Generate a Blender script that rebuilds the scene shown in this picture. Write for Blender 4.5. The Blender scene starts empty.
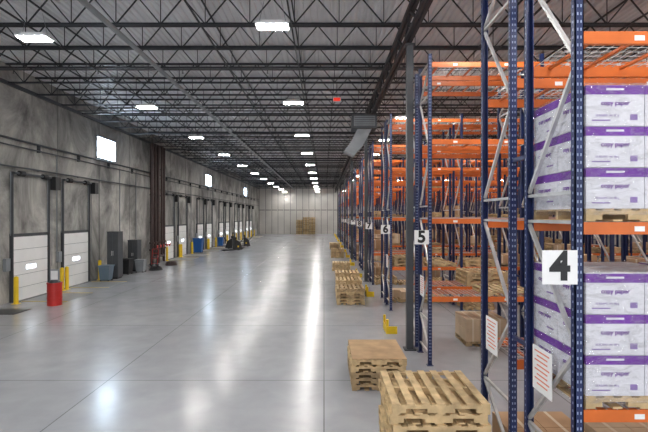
import bpy, math, random
from mathutils import Vector
R = random.Random(7)
FX=432.0; H=3.5; WX=-12.7; RX=30.0; YB=-7.0; YF=84.0; DECK=9.6

# ------------------------------------------------------------ materials
def new_mat(name, col, rough=0.6, metal=0.0, var=0.0, scale=3.0, emis=None, es=0, coords='Object'):
    m=bpy.data.materials.new(name); m.use_nodes=True
    nt=m.node_tree; b=nt.nodes['Principled BSDF']
    b.inputs['Roughness'].default_value=rough; b.inputs['Metallic'].default_value=metal
    b.inputs['Base Color'].default_value=(*col,1)
    if var>0:
        tc=nt.nodes.new('ShaderNodeTexCoord'); n=nt.nodes.new('ShaderNodeTexNoise')
        n.inputs['Scale'].default_value=scale; n.inputs['Detail'].default_value=5
        nt.links.new(tc.outputs[coords],n.inputs['Vector'])
        r=nt.nodes.new('ShaderNodeValToRGB')
        r.color_ramp.elements[0].position=0.3; r.color_ramp.elements[1].position=0.7
        r.color_ramp.elements[0].color=(*[c*(1-var) for c in col],1)
        r.color_ramp.elements[1].color=(*[min(1,c*(1+var)) for c in col],1)
        nt.links.new(n.outputs['Fac'],r.inputs[0]); nt.links.new(r.outputs[0],b.inputs['Base Color'])
    if emis:
        b.inputs['Emission Color'].default_value=(*emis,1); b.inputs['Emission Strength'].default_value=es
    return m

def floor_mat():
    m=bpy.data.materials.new('polished_concrete'); m.use_nodes=True
    nt=m.node_tree; L=nt.links; b=nt.nodes['Principled BSDF']
    tc=nt.nodes.new('ShaderNodeTexCoord')
    n1=nt.nodes.new('ShaderNodeTexNoise'); n1.inputs['Scale'].default_value=0.25; n1.inputs['Detail'].default_value=6; n1.inputs['Roughness'].default_value=0.6
    n2=nt.nodes.new('ShaderNodeTexNoise'); n2.inputs['Scale'].default_value=1.6; n2.inputs['Detail'].default_value=9; n2.inputs['Distortion'].default_value=.5
    n3=nt.nodes.new('ShaderNodeTexNoise'); n3.inputs['Scale'].default_value=.9; n3.inputs['Detail'].default_value=7; n3.inputs['Roughness'].default_value=.7
    for n in (n1,n2,n3): L.new(tc.outputs['Object'],n.inputs['Vector'])
    r1=nt.nodes.new('ShaderNodeValToRGB'); r1.color_ramp.elements[0].position=.32; r1.color_ramp.elements[1].position=.68
    r1.color_ramp.elements[0].color=(0.355,0.362,0.385,1); r1.color_ramp.elements[1].color=(0.45,0.455,0.475,1)
    L.new(n1.outputs['Fac'],r1.inputs[0])
    r2=nt.nodes.new('ShaderNodeValToRGB'); r2.color_ramp.elements[0].position=.3; r2.color_ramp.elements[1].position=.7
    r2.color_ramp.elements[0].color=(0.88,0.88,0.89,1); r2.color_ramp.elements[1].color=(1,1,1,1)
    L.new(n2.outputs['Fac'],r2.inputs[0])
    mx=nt.nodes.new('ShaderNodeMix'); mx.data_type='RGBA'; mx.blend_type='MULTIPLY'; mx.inputs[0].default_value=1
    L.new(r1.outputs[0],mx.inputs[6]); L.new(r2.outputs[0],mx.inputs[7])
    br=nt.nodes.new('ShaderNodeTexBrick'); br.offset=0; br.inputs['Scale'].default_value=1
    br.inputs['Brick Width'].default_value=4.6; br.inputs['Row Height'].default_value=4.6
    br.inputs['Mortar Size'].default_value=0.012; br.inputs['Mortar Smooth'].default_value=0.2
    br.inputs['Color1'].default_value=(1,1,1,1); br.inputs['Color2'].default_value=(0.95,0.95,0.95,1); br.inputs['Mortar'].default_value=(0.5,0.5,0.5,1)
    L.new(tc.outputs['Object'],br.inputs['Vector'])
    m2=nt.nodes.new('ShaderNodeMix'); m2.data_type='RGBA'; m2.blend_type='MULTIPLY'; m2.inputs[0].default_value=1
    L.new(mx.outputs[2],m2.inputs[6]); L.new(br.outputs['Color'],m2.inputs[7])
    L.new(m2.outputs[2],b.inputs['Base Color'])
    b.inputs['IOR'].default_value=1.55
    mr=nt.nodes.new('ShaderNodeMapRange'); mr.inputs['From Min'].default_value=.3; mr.inputs['From Max'].default_value=.7; mr.inputs['To Min'].default_value=0.17; mr.inputs['To Max'].default_value=0.27
    L.new(n3.outputs['Fac'],mr.inputs[0]); L.new(mr.outputs[0],b.inputs['Roughness'])
    return m

def wall_mat():
    m=bpy.data.materials.new('tilt_up_concrete'); m.use_nodes=True
    nt=m.node_tree; L=nt.links; b=nt.nodes['Principled BSDF']; b.inputs['Roughness'].default_value=.85
    tc=nt.nodes.new('ShaderNodeTexCoord')
    mp=nt.nodes.new('ShaderNodeMapping'); mp.inputs['Scale'].default_value=(1,1,0.6); L.new(tc.outputs['Object'],mp.inputs[0])
    n1=nt.nodes.new('ShaderNodeTexNoise'); n1.inputs['Scale'].default_value=0.5; n1.inputs['Detail'].default_value=10; n1.inputs['Roughness'].default_value=.68; n1.inputs['Distortion'].default_value=.6
    L.new(mp.outputs[0],n1.inputs['Vector'])
    r=nt.nodes.new('ShaderNodeValToRGB'); r.color_ramp.elements[0].position=.36; r.color_ramp.elements[1].position=.64
    r.color_ramp.elements[0].color=(0.15,0.145,0.14,1); r.color_ramp.elements[1].color=(0.56,0.54,0.51,1)
    e=r.color_ramp.elements.new(.5); e.color=(.34,.33,.31,1)
    L.new(n1.outputs['Fac'],r.inputs[0]); L.new(r.outputs[0],b.inputs['Base Color'])
    return m

M={}
M['floor']=floor_mat(); M['wall']=wall_mat()
M['deck']=new_mat('roof_deck_metal',(0.74,0.75,0.77),.5,0.0,.1,.5)
M['joist']=new_mat('joist_black_paint',(0.028,0.030,0.035),.5)
M['pipe']=new_mat('sprinkler_pipe',(0.09,0.09,0.095),.5,.3)
M['blue']=new_mat('rack_blue_paint',(0.012,0.024,0.10),.4,0,.25,2)
M['orange']=new_mat('rack_orange_paint',(0.64,0.15,0.025),.42,0,.18,2)
M['galv']=new_mat('galvanised_steel',(0.58,0.58,0.58),.38,.4,.15,6)
M['hole']=new_mat('teardrop_hole',(0.30,0.36,0.52),.7)
M['wood']=new_mat('pallet_wood',(0.55,0.40,0.22),.8,0,.3,5)
M['wood2']=new_mat('pallet_wood_aged',(0.38,0.27,0.15),.85,0,.35,5)
M['sheet']=new_mat('plywood_sheet',(0.44,0.29,0.16),.7,0,.2,3)
M['card']=new_mat('cardboard',(0.44,0.28,0.16),.8,0,.15,2)
M['card2']=new_mat('cardboard_light',(0.54,0.40,0.27),.8,0,.15,2)
M['tape']=new_mat('carton_tape',(0.62,0.52,0.38),.4)
M['cwhite']=new_mat('carton_white',(0.78,0.78,0.82),.6,0,.04,3)
M['purple']=new_mat('carton_purple',(0.17,0.02,0.36),.5,0,.15,3)
M['ink']=new_mat('carton_ink',(0.30,0.20,0.48),.6)
M['white']=new_mat('white_paint',(0.86,0.86,0.85),.5,0,.05,1)
M['sign']=new_mat('sign_white',(0.85,0.85,0.85),.4)
M['black']=new_mat('black_rubber',(0.02,0.02,0.022),.5)
M['dgray']=new_mat('dark_gray_paint',(0.065,0.07,0.078),.5,0,.1,3)
M['mgray']=new_mat('mid_gray_paint',(0.26,0.275,0.29),.45,0,.1,3)
M['yellow']=new_mat('safety_yellow',(0.85,0.58,0.02),.45,0,.1,3)
M['red']=new_mat('fire_red',(0.50,0.03,0.025),.4,0,.1,3)
M['rpipe']=new_mat('riser_pipe_brown',(0.07,0.045,0.042),.45,.2,.2,3)
M['bluebin']=new_mat('bin_blue',(0.02,0.13,0.42),.4)
M['slate']=new_mat('slate_blue_plastic',(0.12,0.17,0.22),.45)
M['wallpanel']=new_mat('white_wall_panel',(0.58,0.56,0.53),.6,0,.1,.4)
M['seam']=new_mat('seam_dark',(0.09,0.09,0.09),.8)
M['light']=new_mat('led_lens',(1,1,1),.5,0,emis=(1.0,0.975,0.93),es=150)
M['win']=new_mat('window_daylight',(0.8,0.85,0.9),.2,0,emis=(0.68,0.84,1.0),es=26)
M['vis']=new_mat('vision_pane',(0.8,0.85,0.9),.2,0,emis=(0.8,0.9,1.0),es=5)
M['redled']=new_mat('exit_red',(0.8,0.05,0.03),.4,0,emis=(1,0.05,0.02),es=.5)
M['redtxt']=new_mat('notice_red',(0.75,0.25,0.18),.6)
def film():
    m=bpy.data.materials.new('stretch_film'); m.use_nodes=True
    nt=m.node_tree; L=nt.links; nt.nodes.remove(nt.nodes['Principled BSDF']); out=[n for n in nt.nodes if n.type=='OUTPUT_MATERIAL'][0]
    t=nt.nodes.new('ShaderNodeBsdfTransparent'); t.inputs[0].default_value=(.98,.98,.99,1)
    g=nt.nodes.new('ShaderNodeBsdfGlossy'); g.inputs['Roughness'].default_value=.13
    d=nt.nodes.new('ShaderNodeBsdfDiffuse'); d.inputs[0].default_value=(.9,.9,.93,1)
    gd=nt.nodes.new('ShaderNodeMixShader'); gd.inputs[0].default_value=.2; L.new(g.outputs[0],gd.inputs[1]); L.new(d.outputs[0],gd.inputs[2])
    tc=nt.nodes.new('ShaderNodeTexCoord'); mp=nt.nodes.new('ShaderNodeMapping'); mp.inputs['Scale'].default_value=(1,1,2.5); mp.inputs['Rotation'].default_value=(.6,.5,0)
    n=nt.nodes.new('ShaderNodeTexNoise'); n.inputs['Scale'].default_value=6; n.inputs['Detail'].default_value=4; n.inputs['Distortion'].default_value=1.6
    bp=nt.nodes.new('ShaderNodeBump'); bp.inputs['Strength'].default_value=1; bp.inputs['Distance'].default_value=.14
    L.new(tc.outputs['Object'],mp.inputs[0]); L.new(mp.outputs[0],n.inputs['Vector']); L.new(n.outputs['Fac'],bp.inputs['Height']); L.new(bp.outputs[0],g.inputs['Normal'])
    mx=nt.nodes.new('ShaderNodeMixShader'); r=nt.nodes.new('ShaderNodeMapRange'); r.inputs['From Min'].default_value=.42; r.inputs['From Max'].default_value=.72; r.inputs['To Min'].default_value=.08; r.inputs['To Max'].default_value=.38
    L.new(n.outputs['Fac'],r.inputs[0]); L.new(r.outputs[0],mx.inputs[0]); L.new(t.outputs[0],mx.inputs[1]); L.new(gd.outputs[0],mx.inputs[2]); L.new(mx.outputs[0],out.inputs[0])
    return m
M['film']=film()

# ------------------------------------------------------------ mesh builder
class MB:
    def __init__(s): s.v=[];s.f=[];s.m=[];s.mats=[]
    def mi(s,k):
        if k not in s.mats: s.mats.append(k)
        return s.mats.index(k)
    def hexa(s,P,k):
        b=len(s.v); s.v+= [tuple(p) for p in P]; i=s.mi(k)
        for q in ((0,3,2,1),(4,5,6,7),(0,1,5,4),(1,2,6,5),(2,3,7,6),(3,0,4,7)):
            s.f.append(tuple(b+a for a in q)); s.m.append(i)
    def box(s,x0,y0,z0,x1,y1,z1,k):
        s.hexa([(x0,y0,z0),(x1,y0,z0),(x1,y1,z0),(x0,y1,z0),(x0,y0,z1),(x1,y0,z1),(x1,y1,z1),(x0,y1,z1)],k)
    def bar(s,p,q,w,h,k):
        p=Vector(p);q=Vector(q);d=(q-p).normalized()
        up=Vector((0,0,1)) if abs(d.z)<.95 else Vector((1,0,0))
        a=d.cross(up).normalized()*w/2; c=a.normalized().cross(d).normalized()*h/2
        s.hexa([p-a-c,p+a-c,q+a-c,q-a-c,p-a+c,p+a+c,q+a+c,q-a+c],k)
    def cyl(s,p,q,r,k,n=10,r2=None,cap=True):
        r2=r if r2 is None else r2
        p=Vector(p);q=Vector(q);d=(q-p).normalized()
        up=Vector((0,0,1)) if abs(d.z)<.95 else Vector((1,0,0))
        a=d.cross(up).normalized(); c=a.cross(d).normalized(); b=len(s.v); i=s.mi(k)
        for P,rr in ((p,r),(q,r2)):
            for j in range(n):
                t=2*math.pi*j/n; s.v.append(tuple(P+a*math.cos(t)*rr+c*math.sin(t)*rr))
        for j in range(n):
            s.f.append((b+j,b+(j+1)%n,b+n+(j+1)%n,b+n+j)); s.m.append(i)
        if cap:
            s.f.append(tuple(b+j for j in reversed(range(n)))); s.m.append(i)
            s.f.append(tuple(b+n+j for j in range(n))); s.m.append(i)
    def torus(s,c,r,t,k,n=20,m=6):
        b=len(s.v);i=s.mi(k)
        for a in range(n):
            A=2*math.pi*a/n
            for e in range(m):
                B=2*math.pi*e/m; rr=r+t*math.cos(B)
                s.v.append((c[0]+rr*math.cos(A),c[1]+rr*math.sin(A),c[2]+t*math.sin(B)))
        for a in range(n):
            for e in range(m):
                s.f.append((b+a*m+e,b+((a+1)%n)*m+e,b+((a+1)%n)*m+(e+1)%m,b+a*m+(e+1)%m)); s.m.append(i)
    def mesh(s,name):
        me=bpy.data.meshes.new(name); me.from_pydata(s.v,[],s.f)
        for k in s.mats: me.materials.append(M[k])
        me.polygons.foreach_set('material_index',s.m); me.update(); return me
    def obj(s,name,loc=(0,0,0),parent=None,rz=0):
        return place(s.mesh(name),name,loc,parent,rz)
def place(me,name,loc=(0,0,0),parent=None,rz=0):
    o=bpy.data.objects.new(name,me); o.location=loc; o.rotation_euler[2]=rz
    bpy.context.collection.objects.link(o)
    if parent: o.parent=parent
    return o

# ------------------------------------------------------------ room shell
b=MB(); b.box(WX,YB,-.2,RX,YF,0,'floor'); b.obj('floor')
b=MB(); b.box(WX-.3,YB,-.2,WX,YF,DECK+.2,'wall')
for y in [i*7.6+1.6 for i in range(-1,11)]: b.box(WX-.01,y-.035,0,WX+.004,y+.035,DECK,'seam')
for y in [i*7.6+5.4 for i in range(-1,11)]: b.box(WX-.01,y-.015,0,WX+.003,y+.015,DECK,'seam')
b.obj('wall_left')
b=MB(); b.box(WX-.3,YF,-.2,RX+.3,YF+.3,DECK+.2,'wallpanel')
x=WX
while x<RX:
    b.box(x,YF-.03,0,x+.12,YF,DECK,'wallpanel'); b.box(x+.12,YF-.004,0,x+.19,YF,DECK,'seam'); x+=1.2
b.box(WX,YF-.02,4.6,RX,YF,4.72,'seam')
b.obj('wall_far')
b=MB(); b.box(RX,YB,-.2,RX+.3,YF,DECK+.2,'wall'); b.obj('wall_right')
b=MB(); i=b.mi('deck'); per=.2; n=int((RX-WX)/per); pts=[]
for j in range(n+1):
    x=WX+j*per
    pts+= [(x,DECK),(x+.08,DECK),(x+.11,DECK+.06),(x+.17,DECK+.06)]
for (x,z) in pts: b.v+=[(x,YB,z),(x,YF,z)]
for j in range(len(pts)-1):
    b.f.append((2*j,2*j+1,2*j+3,2*j+2)); b.m.append(i)
b.obj('ceiling')

# joists
b=MB(); D=.75
for dx in (-.035,.035):
    b.box(WX+.02,dx-.022,-.07,RX-.02,dx+.022,-.01,'joist'); b.box(WX+.02,dx-.022,-D-.05,RX-.02,dx+.022,-D,'joist')
x=WX+.1; k=0; hp=.62
while x+hp<RX:
    z0,z1=(-.04,-D-.02) if k%2==0 else (-D-.02,-.04)
    b.bar((x,0,z0),(x+hp,0,z1),.03,.03,'joist')
    if k%2==1: b.bar((x,0,z0),(x,0,z1),.02,.02,'joist')
    x+=hp;k+=1
jm=b.mesh('roof_joist')
y=-5.5
while y<YF-.5:
    place(jm,'roof_joist',(0,y,DECK)); y+=1.75
for gx in (2.2,16.5):
    b=MB()
    for z in (-.88,-1.5):
        for dx in (-.06,.06): b.box(gx+dx-.04,YB,DECK+z-.06,gx+dx+.04,YF-.06,DECK+z+.04,'joist')
    y=YB;k=0
    while y+.9<YF:
        z0,z1=(-.88,-1.5) if k%2==0 else (-1.5,-.88)
        b.bar((gx,y,DECK+z0),(gx,y+.9,DECK+z1),.06,.06,'joist'); y+=.9;k+=1
    b.obj('joist_girder')
b=MB()
for x in (-10.5,-8.2,-3.4,-.9,5.5,8.4,11.5):
    b.box(x-.02,YB,DECK-D-.1,x+.02,YF-.06,DECK-D-.06,'joist'); b.box(x-.02,YB,DECK-.12,x+.02,YF-.06,DECK-.08,'joist')
b.obj('joist_bridging')
b=MB(); b.cyl((-5.7,YB,8.58),(-5.7,YF-.1,8.58),.075,'mgray',10)
for y in [i*6.0+3.3 for i in range(-1,14)]:
    b.cyl((WX+.55,y,8.68),(RX-.1,y,8.68),.028,'pipe',6)
    for x in range(-11,28,3): b.cyl((x,y,8.68),(x,y,8.56),.015,'pipe',5); b.cyl((x,y,8.56),(x,y,8.55),.035,'pipe',6)
b.obj('sprinkler_piping')
b=MB()
b.box(-.085,-.09,0,.085,-.075,7.98,'dgray'); b.box(-.085,.075,0,.085,.09,7.98,'dgray'); b.box(-.01,-.075,0,.01,.075,7.98,'dgray')
b.box(-.085,-.075,0,-.07,.075,7.98,'dgray'); b.box(-.15,-.15,0,.15,.15,.03,'dgray'); b.box(-.13,-.13,7.96,.13,.13,8.0,'dgray')
cm=b.mesh('steel_column')
P=5.9
for k in (1,3,5,7,9,11): place(cm,'steel_column',(2.25,4.2+P*k+1.26,0))

# high bay lights
b=MB(); b.box(-.40,-.19,0,.40,.19,.05,'white'); b.box(-.28,-.12,.05,.28,.12,.12,'white')
b.box(-.37,-.17,-.012,.37,.17,-.001,'light')
for x in (-.34,.34): b.cyl((x,0,.05),(x*.6,0,.65),.006,'mgray',4)
lm=b.mesh('high_bay_light')
for X,Y0 in ((-7.5,11.2),(-1.25,10.5)):
    for i in range(-2,11):
        yy=Y0+7.1*i
        if yy>YF-1: continue
        place(lm,'high_bay_light',(X,yy,8.1))
for X in (3.75,9.7,16,23):
    for i in range(-1,13):
        yy=8.55+5.9*i
        if yy<YF-1: place(lm,'high_bay_light',(X,yy,8.1))

# ------------------------------------------------------------ racks
BW=2.62; LV=[1.55,3.38,5.24,7.05]; FD=1.07; OFF=1.45; FH=7.3
def column(b,x,y,out,holes):
    w=.085; d=.07
    y0,y1=(y,y+d)
    if out<0: b.box(x,y0,0,x+w,y0+.012,FH,'blue')
    else: b.box(x,y1-.012,0,x+w,y1,FH,'blue')
    b.box(x,y0,0,x+.01,y1,FH,'blue'); b.box(x+w-.01,y0,0,x+w,y1,FH,'blue')
    b.box(x-.03,y0-.03,0,x+w+.03,y1+.03,.012,'blue')
    if holes:
        z=.12
        while z<FH-.05:
            for hx in (.020,.052):
                if out<0: b.box(x+hx,y0-.0015,z,x+hx+.013,y0+.001,z+.028,'hole')
            b.box(x-.0015,y0+.028,z+.012,x+.001,y0+.042,z+.036,'hole')
            z+=.0508*1.5
def rack(nb,name,detail=True):
    b=MB()
    for side in (0,1):
        o=side*OFF
        for i in range(nb+1):
            x=i*BW
            column(b,x,o,-1,detail and i==0); column(b,x,o+FD-.07,1,detail and i==0)
            xc=x+.0425; y0=o+.05; y1=o+FD-.05
            for z in (.25,1.0,3.42,3.72,6.35,7.1): b.box(xc-.02,y0,z,xc+.02,y1,z+.035,'galv')
            for (ya,za,yb,zb) in ((y0,.3,y1,1.0),(y1,1.06,y0,2.15),(y0,2.22,y1,3.4),(y1,3.78,y0,5.0),(y0,5.06,y1,6.33),(y1,6.4,y0,7.08)):
                b.bar((xc,ya,za),(xc,yb,zb),.04,.036,'galv')
        for i in range(nb):
            xa=i*BW+.085; xb=(i+1)*BW
            for li,z in enumerate(LV):
                for yb in (o+.008,o+FD-.058):
                    b.box(xa,yb,z-.06,xb,yb+.05,z+.06,'orange')
                    yo=yb-.006 if yb<o+.5 else yb+.048
                    b.box(xa-.08,yo,z-.11,xa-.02,yo+.008,z+.09,'orange'); b.box(xb+.02,yo,z-.11,xb+.08,yo+.008,z+.09,'orange')
                n=24
                for k in range(n+1):
                    xx=xa+.03+(xb-xa-.06)*k/n
                    b.box(xx-.003,o+.012,z+.06,xx+.003,o+FD-.012,z+.066,'galv')
                for k in range(9):
                    yy=o+.03+(FD-.06)*k/8
                    b.box(xa+.02,yy-.003,z+.054,xb-.02,yy+.003,z+.06,'galv')
                for k in range(6):
                    xx=xa+.2+(xb-xa-.4)*k/5
                    b.box(xx-.022,o+.06,z+.026,xx+.022,o+FD-.06,z+.054,'orange')
                b.box(xa+.5,o+.0065,z-.03,xa+.60,o+.0085,z+.02,'sign'); b.box(xa+1.7,o+.0065,z-.03,xa+1.80,o+.0085,z+.02,'sign')
    for i in range(nb+1):
        for z in (1.9,4.2,6.4): b.box(i*BW+.02,FD,z,i*BW+.06,OFF,z+.05,'blue')
    return b.mesh(name)
rm_a=rack(6,'pallet_rack'); rm_b=rack(9,'pallet_rack',True)
NR=13
rows=[4.2+P*i for i in range(NR)]
for i,y in enumerate(rows):
    place(rm_a if i!=2 and i!=1 else rm_b,'pallet_rack',(2.44,y,0))

# ---------------- pallets
def pallet(b,x,y,z,w=1.02,l=1.2,k='wood'):
    for s in (0,.5,1):
        yy=y+s*(l-.04)
        b.box(x,yy,z+.07,x+w,yy+.04,z+.125-.018,k)
        for (a,c) in ((0,.14),(.36,.64),(.86,1)): b.box(x+a*w,yy,z+.018,x+c*w,yy+.04,z+.07,k)
    for s in range(7):
        xx=x+s*(w-.095)/6; b.box(xx,y,z+.107,xx+.095,y+l,z+.125,k)
    for s in range(5):
        xx=x+s*(w-.095)/4; b.box(xx,y,z,xx+.095,y+l,z+.018,k)
def pstack(x,y,n,w,l,name='pallet_stack',jit=.025,sheet=False,top='wood'):
    b=MB()
    for i in range(n):
        pallet(b,R.uniform(-jit,jit),R.uniform(-jit,jit),i*.1255,w,l,top if i==n-1 else R.choice(['wood','wood','wood2']))
    if sheet: b.box(0,0,n*.1255,w,l,n*.1255+.012,'sheet')
    return b.obj(name,(x,y,0))
pstack(.82,5.15,10,1.17,1.13,jit=.03)
pstack(.56,8.65,5,1.10,1.35,sheet=True)
pstack(.50,17.0,5,1.1,1.15,top='wood2')
pstack(.52,18.4,6,1.1,1.2)
pstack(.55,19.8,7,1.1,1.2)
pstack(.55,27.5,4,1.1,1.2); pstack(.6,36,6,1.1,1.2); pstack(.6,46,5,1.1,1.2)
for px in (-5.3,-4.0,-2.8): pstack(px,82.5,26 if px!=-5.3 else 22,1.1,1.2)

# ---------------- cartons
def cartons(b,x,y,z,w,d,h,nx,ny,nz):
    pallet(b,x,y,z,w,d,R.choice(['wood','wood2'])); z+=.127
    k=R.choice(['card','card2'])
    bw=w/nx;bd=d/ny;bh=h/nz
    for i in range(nx):
        for j in range(ny):
            for q in range(nz):
                if q==nz-1 and R.random()<.15: continue
                x0=x+i*bw+.005;y0=y+j*bd+.005;z0=z+q*bh
                b.box(x0,y0,z0,x0+bw-.01,y0+bd-.01,z0+bh-.004,k)
                b.box(x0+bw/2-.03,y0-.001,z0,x0+bw/2+.02,y0+bd-.009,z0+bh-.003,'tape')
for ri,y in enumerate(rows):
    b=MB()
    nb=9 if ri in (1,2) else 6
    for side in (0,1):
        for bay in range(nb):
            for lev in range(-1,3):
                for slot in (0,1):
                    if ri==0 and side==0 and bay==0 and lev in (0,1): continue
                    if ri==1 and side==0 and bay==0 and lev==-1: continue
                    x=bay*BW+.16+slot*1.22; yy=side*OFF+.03
                    z=0.001 if lev<0 else LV[lev]+.067
                    t=R.random()
                    pc={-1:.3,0:.16,1:.03,2:.0}[lev]; pp={-1:.3,0:.4,1:.18,2:.06}[lev]
                    if ri==0: pc={-1:.6,0:.35}.get(lev,0); pp={-1:.2,0:.3}.get(lev,0)
                    if t<pc:
                        h=R.choice([.3,.45,.6]) if ri>0 else .35
                        cartons(b,x,yy,z,1.08,1.01,h,R.choice([2,3]),2,max(1,int(h/.28)))
                    elif t<pc+pp:
                        for q in range(R.choice([1,1,2,3])): pallet(b,x+R.uniform(0,.04),yy,z+q*.1255,1.08,1.01,R.choice(['wood','wood2']))
    if b.v: b.obj('palletized_cartons',(2.44,y,0))

# purple carton loads
def textdata(body,size,mat,off):
    c=bpy.data.curves.new(body,'FONT'); c.body=body; c.size=size; c.align_x='CENTER'; c.align_y='CENTER'; c.offset=off; c.extrude=.0008
    c.materials.append(M[mat]); return c
def hang(c,name,parent,loc,rz=0):
    t=bpy.data.objects.new(name,c); bpy.context.collection.objects.link(t); t.parent=parent
    t.location=loc; t.rotation_euler=(math.pi/2,0,rz); return t
brand=textdata('copy paper',.062,'purple',.001)
small=textdata('10 REAMS  A4  80 g',.028,'ink',.0)
def purple_load(x,y,z,h,nz):
    b=MB(); pallet(b,0,0,0,1.15,1.05,'wood'); T=[]
    nx,ny=2,2; bw=1.15/nx; bd=1.05/ny; bh=h/nz; z0=.127
    for i in range(nx):
        for j in range(ny):
            for q in range(nz):
                X=i*bw;Y=j*bd;Z=z0+q*bh
                b.box(X+.004,Y+.004,Z,X+bw-.004,Y+bd-.004,Z+bh-.006,'cwhite')
                b.box(X+.002,Y+.002,Z+bh*.76,X+bw-.002,Y+bd-.002,Z+bh-.008,'purple')
                if q==nz-1: b.box(X+.02,Y+.02,Z+bh-.012,X+bw-.02,Y+bd-.02,Z+bh-.002,'cwhite')
                if j==0:
                    T+= [(brand,(X+bw/2,Y-.001,Z+bh*.55),0),(small,(X+bw*.36,Y-.001,Z+bh*.25),0)]
                    b.box(X+.2,Y+.0005,Z+bh*.86,X+bw-.2,Y+.0018,Z+bh*.91,'cwhite')
                    b.box(X+.06,Y+.001,Z+bh*.12,X+.24,Y+.003,Z+bh*.15,'ink')
                    b.box(X+bw-.14,Y+.001,Z+bh*.14,X+bw-.07,Y+.003,Z+bh*.28,'ink')
                if i==0:
                    T+= [(brand,(X-.001,Y+bd/2,Z+bh*.55),-math.pi/2)]
                    b.box(X+.001,Y+.08,Z+bh*.2,X+.003,Y+.22,Z+bh*.24,'ink')
    fb=MB(); e=.012
    fb.box(-e,-e,.06,1.15+e,1.05+e,z0+h+e,'film')
    o=b.obj('shrink_wrapped_cartons',(x,y,z))
    fb.obj('stretch_wrap',(0,0,0),o)
    for c,l,r in T: hang(c,'carton_print',o,l,r)
    return o
for bx in (2.555,3.83):
    purple_load(bx,4.215,LV[1]+.067,1.21,3)
    purple_load(bx,4.215,LV[0]+.067,1.20,3)

# aisle signs
for i,y in enumerate(rows[:9]):
    b=MB(); b.box(0,0,0,.34,.006,.33,'sign')
    b.box(-.0,.006,.2,.34,.02,.23,'galv')
    o=b.obj('aisle_number_sign',(2.105,y-.035,2.84))
    hang(textdata(str(4+i),.38,'black',.014),'digit',o,(.17,-.003,.165))
for i,(yy) in enumerate((4.6,6.05,10.5,16.4)):
    b=MB(); b.box(0,0,0,.006,.42,.5,'sign')
    for k in range(8): b.box(-.002,.05+(.04 if k%3 else 0),.44-k*.052,.0,.37-(.05 if k%2 else 0),.456-k*.052,'redtxt')
    b.obj('notice_sign',(2.425,yy,1.52))
for y in rows:
    b=MB()
    b.box(0,0,0,.32,.14,.012,'yellow'); b.box(.0,.0,.012,.32,.015,.22,'yellow'); b.box(.0,.015,.012,.015,.7,.22,'yellow'); b.box(0,.015,0,.12,.7,.012,'yellow')
    b.cyl((.04,.05,0),(.04,.05,.42),.04,'yellow',12); b.cyl((.04,.66,0),(.04,.66,.42),.04,'yellow',12)
    b.obj('rack_corner_guard',(1.85,y+2.72,0))

# ------------------------------------------------------------ left wall
DOORS=[17.55,20.95,34.1,37.5,43.0,46.4,52.0,55.4,61.0,64.4,70,73.4]
for i,y in enumerate(DOORS):
    b=MB(); w=2.2; h=2.65
    b.box(0,-.12,0,.06,0,h+.12,'dgray'); b.box(0,w,0,.06,w+.12,h+.12,'dgray'); b.box(0,0,h,.06,w,h+.12,'dgray')
    for k in range(5): b.box(0,.0,.0+k*h/5,.05,w,(k+1)*h/5-.02,'white')
    b.box(0,0,0,.03,w,h,'mgray')
    b.box(.05,.8,1.25,.056,1.4,1.42,'vis')
    for yy in (-.1,w+.04):
        b.box(.06,yy,0,.12,yy+.06,5.3,'dgray'); b.box(.03,yy-.03,2.7,.06,yy+.09,5.3,'mgray')
        for z in (3.3,4.2,5.1): b.box(0,yy,z,.06,yy+.06,z+.05,'dgray')
    b.cyl((.16,-.1,5.25),(.16,w+.1,5.25),.05,'dgray',8); b.cyl((.16,.2,5.25),(.16,.5,5.25),.11,'black',10)
    b.cyl((.16,1.7,5.25),(.16,2.0,5.25),.11,'black',10)
    b.box(.02,w+.14,4.7,.35,w+.5,5.3,'black'); b.box(.02,-.5,1.3,.14,-.25,1.8,'mgray')
    b.box(.1,w+.22,1.2,.12,w+.24,4.7,'mgray')
    b.obj('door_%d'%(i+1),(WX+.006,y,0))
    l=MB(); l.box(0,0,0,2.0,2.0,.008,'mgray'); l.box(-.0,0,.008,.12,2.0,.014,'dgray')
    for q in (0,1.94): l.box(.12,q,.008,2.0,q+.06,.011,'yellow')
    l.obj('dock_leveler_plate',(WX+.2,y+.1,0.001))
    for yy in (-.32,w+.5):
        c=MB(); c.cyl((0,0,0),(0,0,1.05),.085,'yellow',14); c.cyl((0,0,1.05),(0,0,1.09),.085,'yellow',14,.03); c.box(-.12,-.12,0,.12,.12,.012,'yellow'); c.obj('bollard',(WX+.42,y+yy,0))
for i,(y,dz) in enumerate(((24.1,0),(46.3,0),(68.5,0),(2,0))):
    b=MB(); w=2.1; z0=6.8;z1=7.95
    b.box(0,0,z0,.015,w,z1,'win')
    for (a,c,e,f) in ((-.08,0,z0-.08,z1+.08),(w,w+.08,z0-.08,z1+.08)): b.box(0,a,e,.06,c,f,'mgray')
    b.box(0,0,z0-.08,.06,w,z0,'mgray'); b.box(0,0,z1,.06,w,z1+.08,'mgray')
    b.obj('window_%d'%(i+1),(WX+.002,y,0))
b=MB()
for z,r,k in ((6.62,.045,'dgray'),(5.5,.035,'dgray'),(6.35,.03,'dgray')): b.cyl((WX+.15,YB,z),(WX+.15,YF-.05,z),r,k,8)
for y in [i*3.1+.5 for i in range(-1,26)]: b.box(WX+.005,y,6.3,WX+.15,y+.04,6.67,'dgray'); b.box(WX+.005,y,5.47,WX+.15,y+.03,5.53,'dgray')
for y in (16.6,20.4,26.7,29,41,49): b.cyl((WX+.08,y,1.4),(WX+.08,y,6.4),.025,'mgray',6)
b.obj('electrical_conduit')
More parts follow.
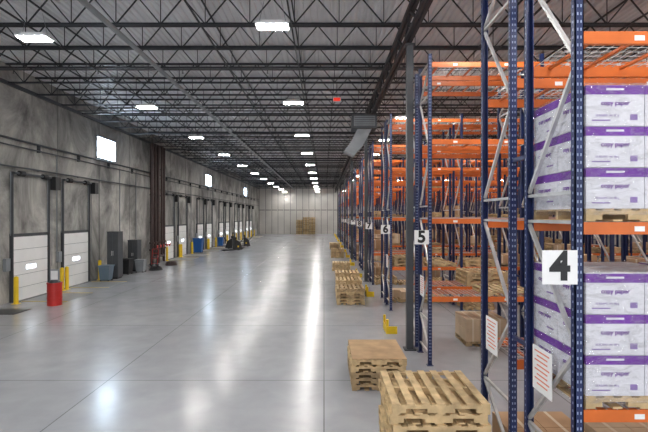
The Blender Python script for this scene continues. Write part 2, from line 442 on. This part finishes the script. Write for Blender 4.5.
b=MB(); b.box(WX,YB,DECK-.85,WX+.12,YF-.05,DECK-.72,'dgray'); b.obj('trim_1')
b=MB()
for j,yy in enumerate((31.0,31.6,32.2,32.9,33.4)):
    r=[.12,.10,.12,.10,.08][j]
    b.cyl((WX+.35,yy,.0 if j%2==0 else .4),(WX+.35,yy,8.75),r,'rpipe',12)
    b.cyl((WX+.35,yy,1.0),(WX+.35,yy,1.12),r+.06,'rpipe',12); b.cyl((WX+.35,yy,1.5),(WX+.35,yy,1.62),r+.06,'rpipe',12)
    b.cyl((WX+.35,yy,1.3),(WX+.75,yy,1.3),.03,'rpipe',8); b.cyl((WX+.74,yy,1.3),(WX+.78,yy,1.3),.12,'red',12)
    for z in (3,5,7): b.box(WX+.2,yy-.03,z,WX+.4,yy+.03,z+.06,'dgray')
b.cyl((WX+.35,31,.5),(WX+.35,33.4,.5),.09,'rpipe',10)
b.obj('sprinkler_riser_pipes')

b=MB(); b.cyl((0,0,0),(0,0,.85),.26,'red',20); b.cyl((0,0,.28),(0,0,.31),.27,'red',20); b.cyl((0,0,.56),(0,0,.59),.27,'red',20); b.cyl((0,0,.85),(0,0,.89),.275,'red',20)
b.cyl((0,0,.89),(0,0,1.0),.22,'dgray',16,.12); b.box(-.16,-.04,.9,.18,.04,1.4,'mgray'); b.box(-.13,-.045,1.0,.15,-.04,1.35,'sign')
b.obj('red_drum',(-10.6,17.0,0))
def cabinet(name,loc,w,d,h,k):
    b=MB(); b.box(-w/2,-d/2,.08,w/2,d/2,h,k); b.box(-w/2+.03,-d/2-.02,.14,-.006,-d/2,h-.06,k); b.box(.006,-d/2-.02,.14,w/2-.03,-d/2,h-.06,k)
    b.box(-w/2+.04,-d/2+.04,0,w/2-.04,d/2-.04,.08,'black'); b.box(-.05,-d/2-.04,h*.5,-.03,-d/2-.02,h*.6,'galv'); b.box(.03,-d/2-.04,h*.5,.05,-d/2-.02,h*.6,'galv')
    b.box(-w/2-.015,-d/2-.02,h,w/2+.015,d/2,h+.03,k)
    return b.obj(name,loc)
cabinet('tall_steel_cabinet',(-11.75,24.3,0),.6,.6,2.6,'dgray')
cabinet('steel_cabinet',(-12.1,27.6,0),.6,.6,1.95,'dgray')
def bin_(name,loc,k,s=1.0,h=.85):
    b=MB(); b.hexa([(-.22*s,-.2*s,.06),(.22*s,-.2*s,.06),(.22*s,.2*s,.06),(-.22*s,.2*s,.06),(-.28*s,-.26*s,h),(.28*s,-.26*s,h),(.28*s,.26*s,h),(-.28*s,.26*s,h)],k)
    b.box(-.31*s,-.29*s,h,.31*s,.29*s,h+.05,k); b.box(-.2*s,-.32*s,h-.06,.2*s,-.29*s,h-.02,k)
    for x in (-.2*s,.2*s): b.cyl((x-.03,.2*s,.07),(x+.03,.2*s,.07),.07,'black',10); b.cyl((x-.02,-.18*s,.04),(x+.02,-.18*s,.04),.04,'black',10)
    return b.obj(name,loc)
bin_('trash_bin',(-11.75,23.3,0),'slate',1.05,.8)
bin_('trash_bin',(-11.9,25.9,0),'black',1.3,.9)
bin_('trash_bin',(-11.4,26.9,0),'mgray',1.0,.75)
bin_('recycling_bin',(-12.0,41.3,0),'bluebin',1.5,1.35)
bin_('recycling_bin',(-12.0,50.2,0),'bluebin',1.1,1.0)
b=MB()
for k in range(4): b.torus((0,0,.03+k*.05),.42-.03*k,.028,'black',24,6)
b.obj('coiled_hose',(-10.9,28.0,0))
b=MB()
for k in range(5): b.torus((0,0,.03+k*.05),.4-.02*k,.028,'rpipe',24,6)
b.obj('coiled_hose',(-10.9,30.8,0))
b=MB(); b.box(-.6,-.45,0,.6,.45,.012,'black'); b.box(-.55,-.4,.012,.55,.4,.016,'dgray'); b.obj('floor_mat',(-11.6,15.8,.0))
def hand_truck(loc,k='red'):
    b=MB()
    for x in (-.2,.2): b.cyl((x,0,.1),(x,.18,1.25),.018,k,8); b.cyl((x-.03,.08,.12),(x+.03,.08,.12),.12,'black',14)
    for t in (.15,.45,.75,1.0): b.cyl((-.2,.18*t,.1+1.15*t),(.2,.18*t,.1+1.15*t),.015,k,6)
    b.box(-.24,-.28,.02,.24,.0,.035,k); b.obj('hand_truck',loc)
hand_truck((-11.5,29.3,0)); hand_truck((-11.9,30.1,0),'rpipe')
def jack(loc,rz,k='dgray'):
    b=MB()
    for y in (-.28,.12): b.box(-1.25,y,.06,0,y+.16,.12,k); b.cyl((-1.1,y+.03,.05),(-1.1,y+.13,.05),.05,'black',10)
    b.hexa([(0,-.36,.08),(.75,-.36,.08),(.75,.36,.08),(0,.36,.08),(0,-.36,1.15),(.55,-.33,.8),(.55,.33,.8),(0,.36,1.15)],k)
    b.box(.0,-.3,1.15,.14,.3,1.35,'black'); b.box(.2,-.372,.35,.35,-.355,.5,'yellow')
    b.cyl((.6,0,.7),(1.1,0,1.35),.035,'black',8); b.cyl((1.1,-.2,1.36),(1.1,.2,1.36),.03,'black',8); b.torus((1.1,0,1.36),.1,.02,'black',12,5)
    b.cyl((.45,-.06,.12),(.45,.06,.12),.12,'black',14)
    for y in (-.3,.3): b.cyl((-.02,y,1.1),(-.02,y,1.75),.025,'black',8)
    b.cyl((-.02,-.3,1.75),(-.02,.3,1.75),.025,'black',8)
    b.obj('electric_pallet_jack',loc,None,rz)
jack((-9.8,46.5,0),3.1,'black'); jack((-9.2,49.5,0),.2,'black'); jack((-9.1,43.8,0),.6,'black')
# unit heater / duct
b=MB(); b.box(0,0,0,1.1,1.0,.6,'dgray'); b.box(.08,-.03,.08,1.02,0,.52,'mgray')
for k in range(5): b.box(.1,-.05,.1+k*.085,1.0,-.03,.13+k*.085,'dgray')
b.hexa([(.0,.3,-.5),(.5,.3,-.75),(.5,.9,-.75),(.0,.9,-.5),(.25,.2,0),(.9,.2,0),(.9,.9,0),(.25,.9,0)],'mgray')
b.hexa([(-.35,.25,-1.0),(.1,.25,-1.2),(.1,.95,-1.2),(-.35,.95,-1.0),(.0,.3,-.5),(.5,.3,-.75),(.5,.9,-.75),(.0,.9,-.5)],'mgray')
for x in (.1,.7):
    for y in (.1,.9): b.cyl((x,y,.6),(x,y,1.35),.012,'joist',5)
b.obj('unit_heater',(1.25,19.2,7.42))
b=MB(); b.box(-.15,0,0,.15,.05,.17,'sign'); b.box(-.13,-.006,.02,.13,0,.15,'redled'); b.cyl((0,.025,.17),(0,.025,.75),.012,'joist',6); b.obj('exit_sign',(.5,16.8,7.95))

# ------------------------------------------------------------ camera, world
cd=bpy.data.cameras.new('camera'); cam=bpy.data.objects.new('camera',cd); bpy.context.collection.objects.link(cam)
cam.location=(0,0,H); cam.rotation_euler=(math.pi/2,0,0); cd.lens=24; cd.sensor_width=36; cd.clip_end=300; cd.clip_start=.05
bpy.context.scene.camera=cam
w=bpy.data.worlds.new('world'); bpy.context.scene.world=w; w.use_nodes=True
w.node_tree.nodes['Background'].inputs[0].default_value=(.95,.97,1,1); w.node_tree.nodes['Background'].inputs[1].default_value=1.6
vs=bpy.context.scene.view_settings; vs.view_transform='Standard'; vs.exposure=.15; vs.gamma=.96
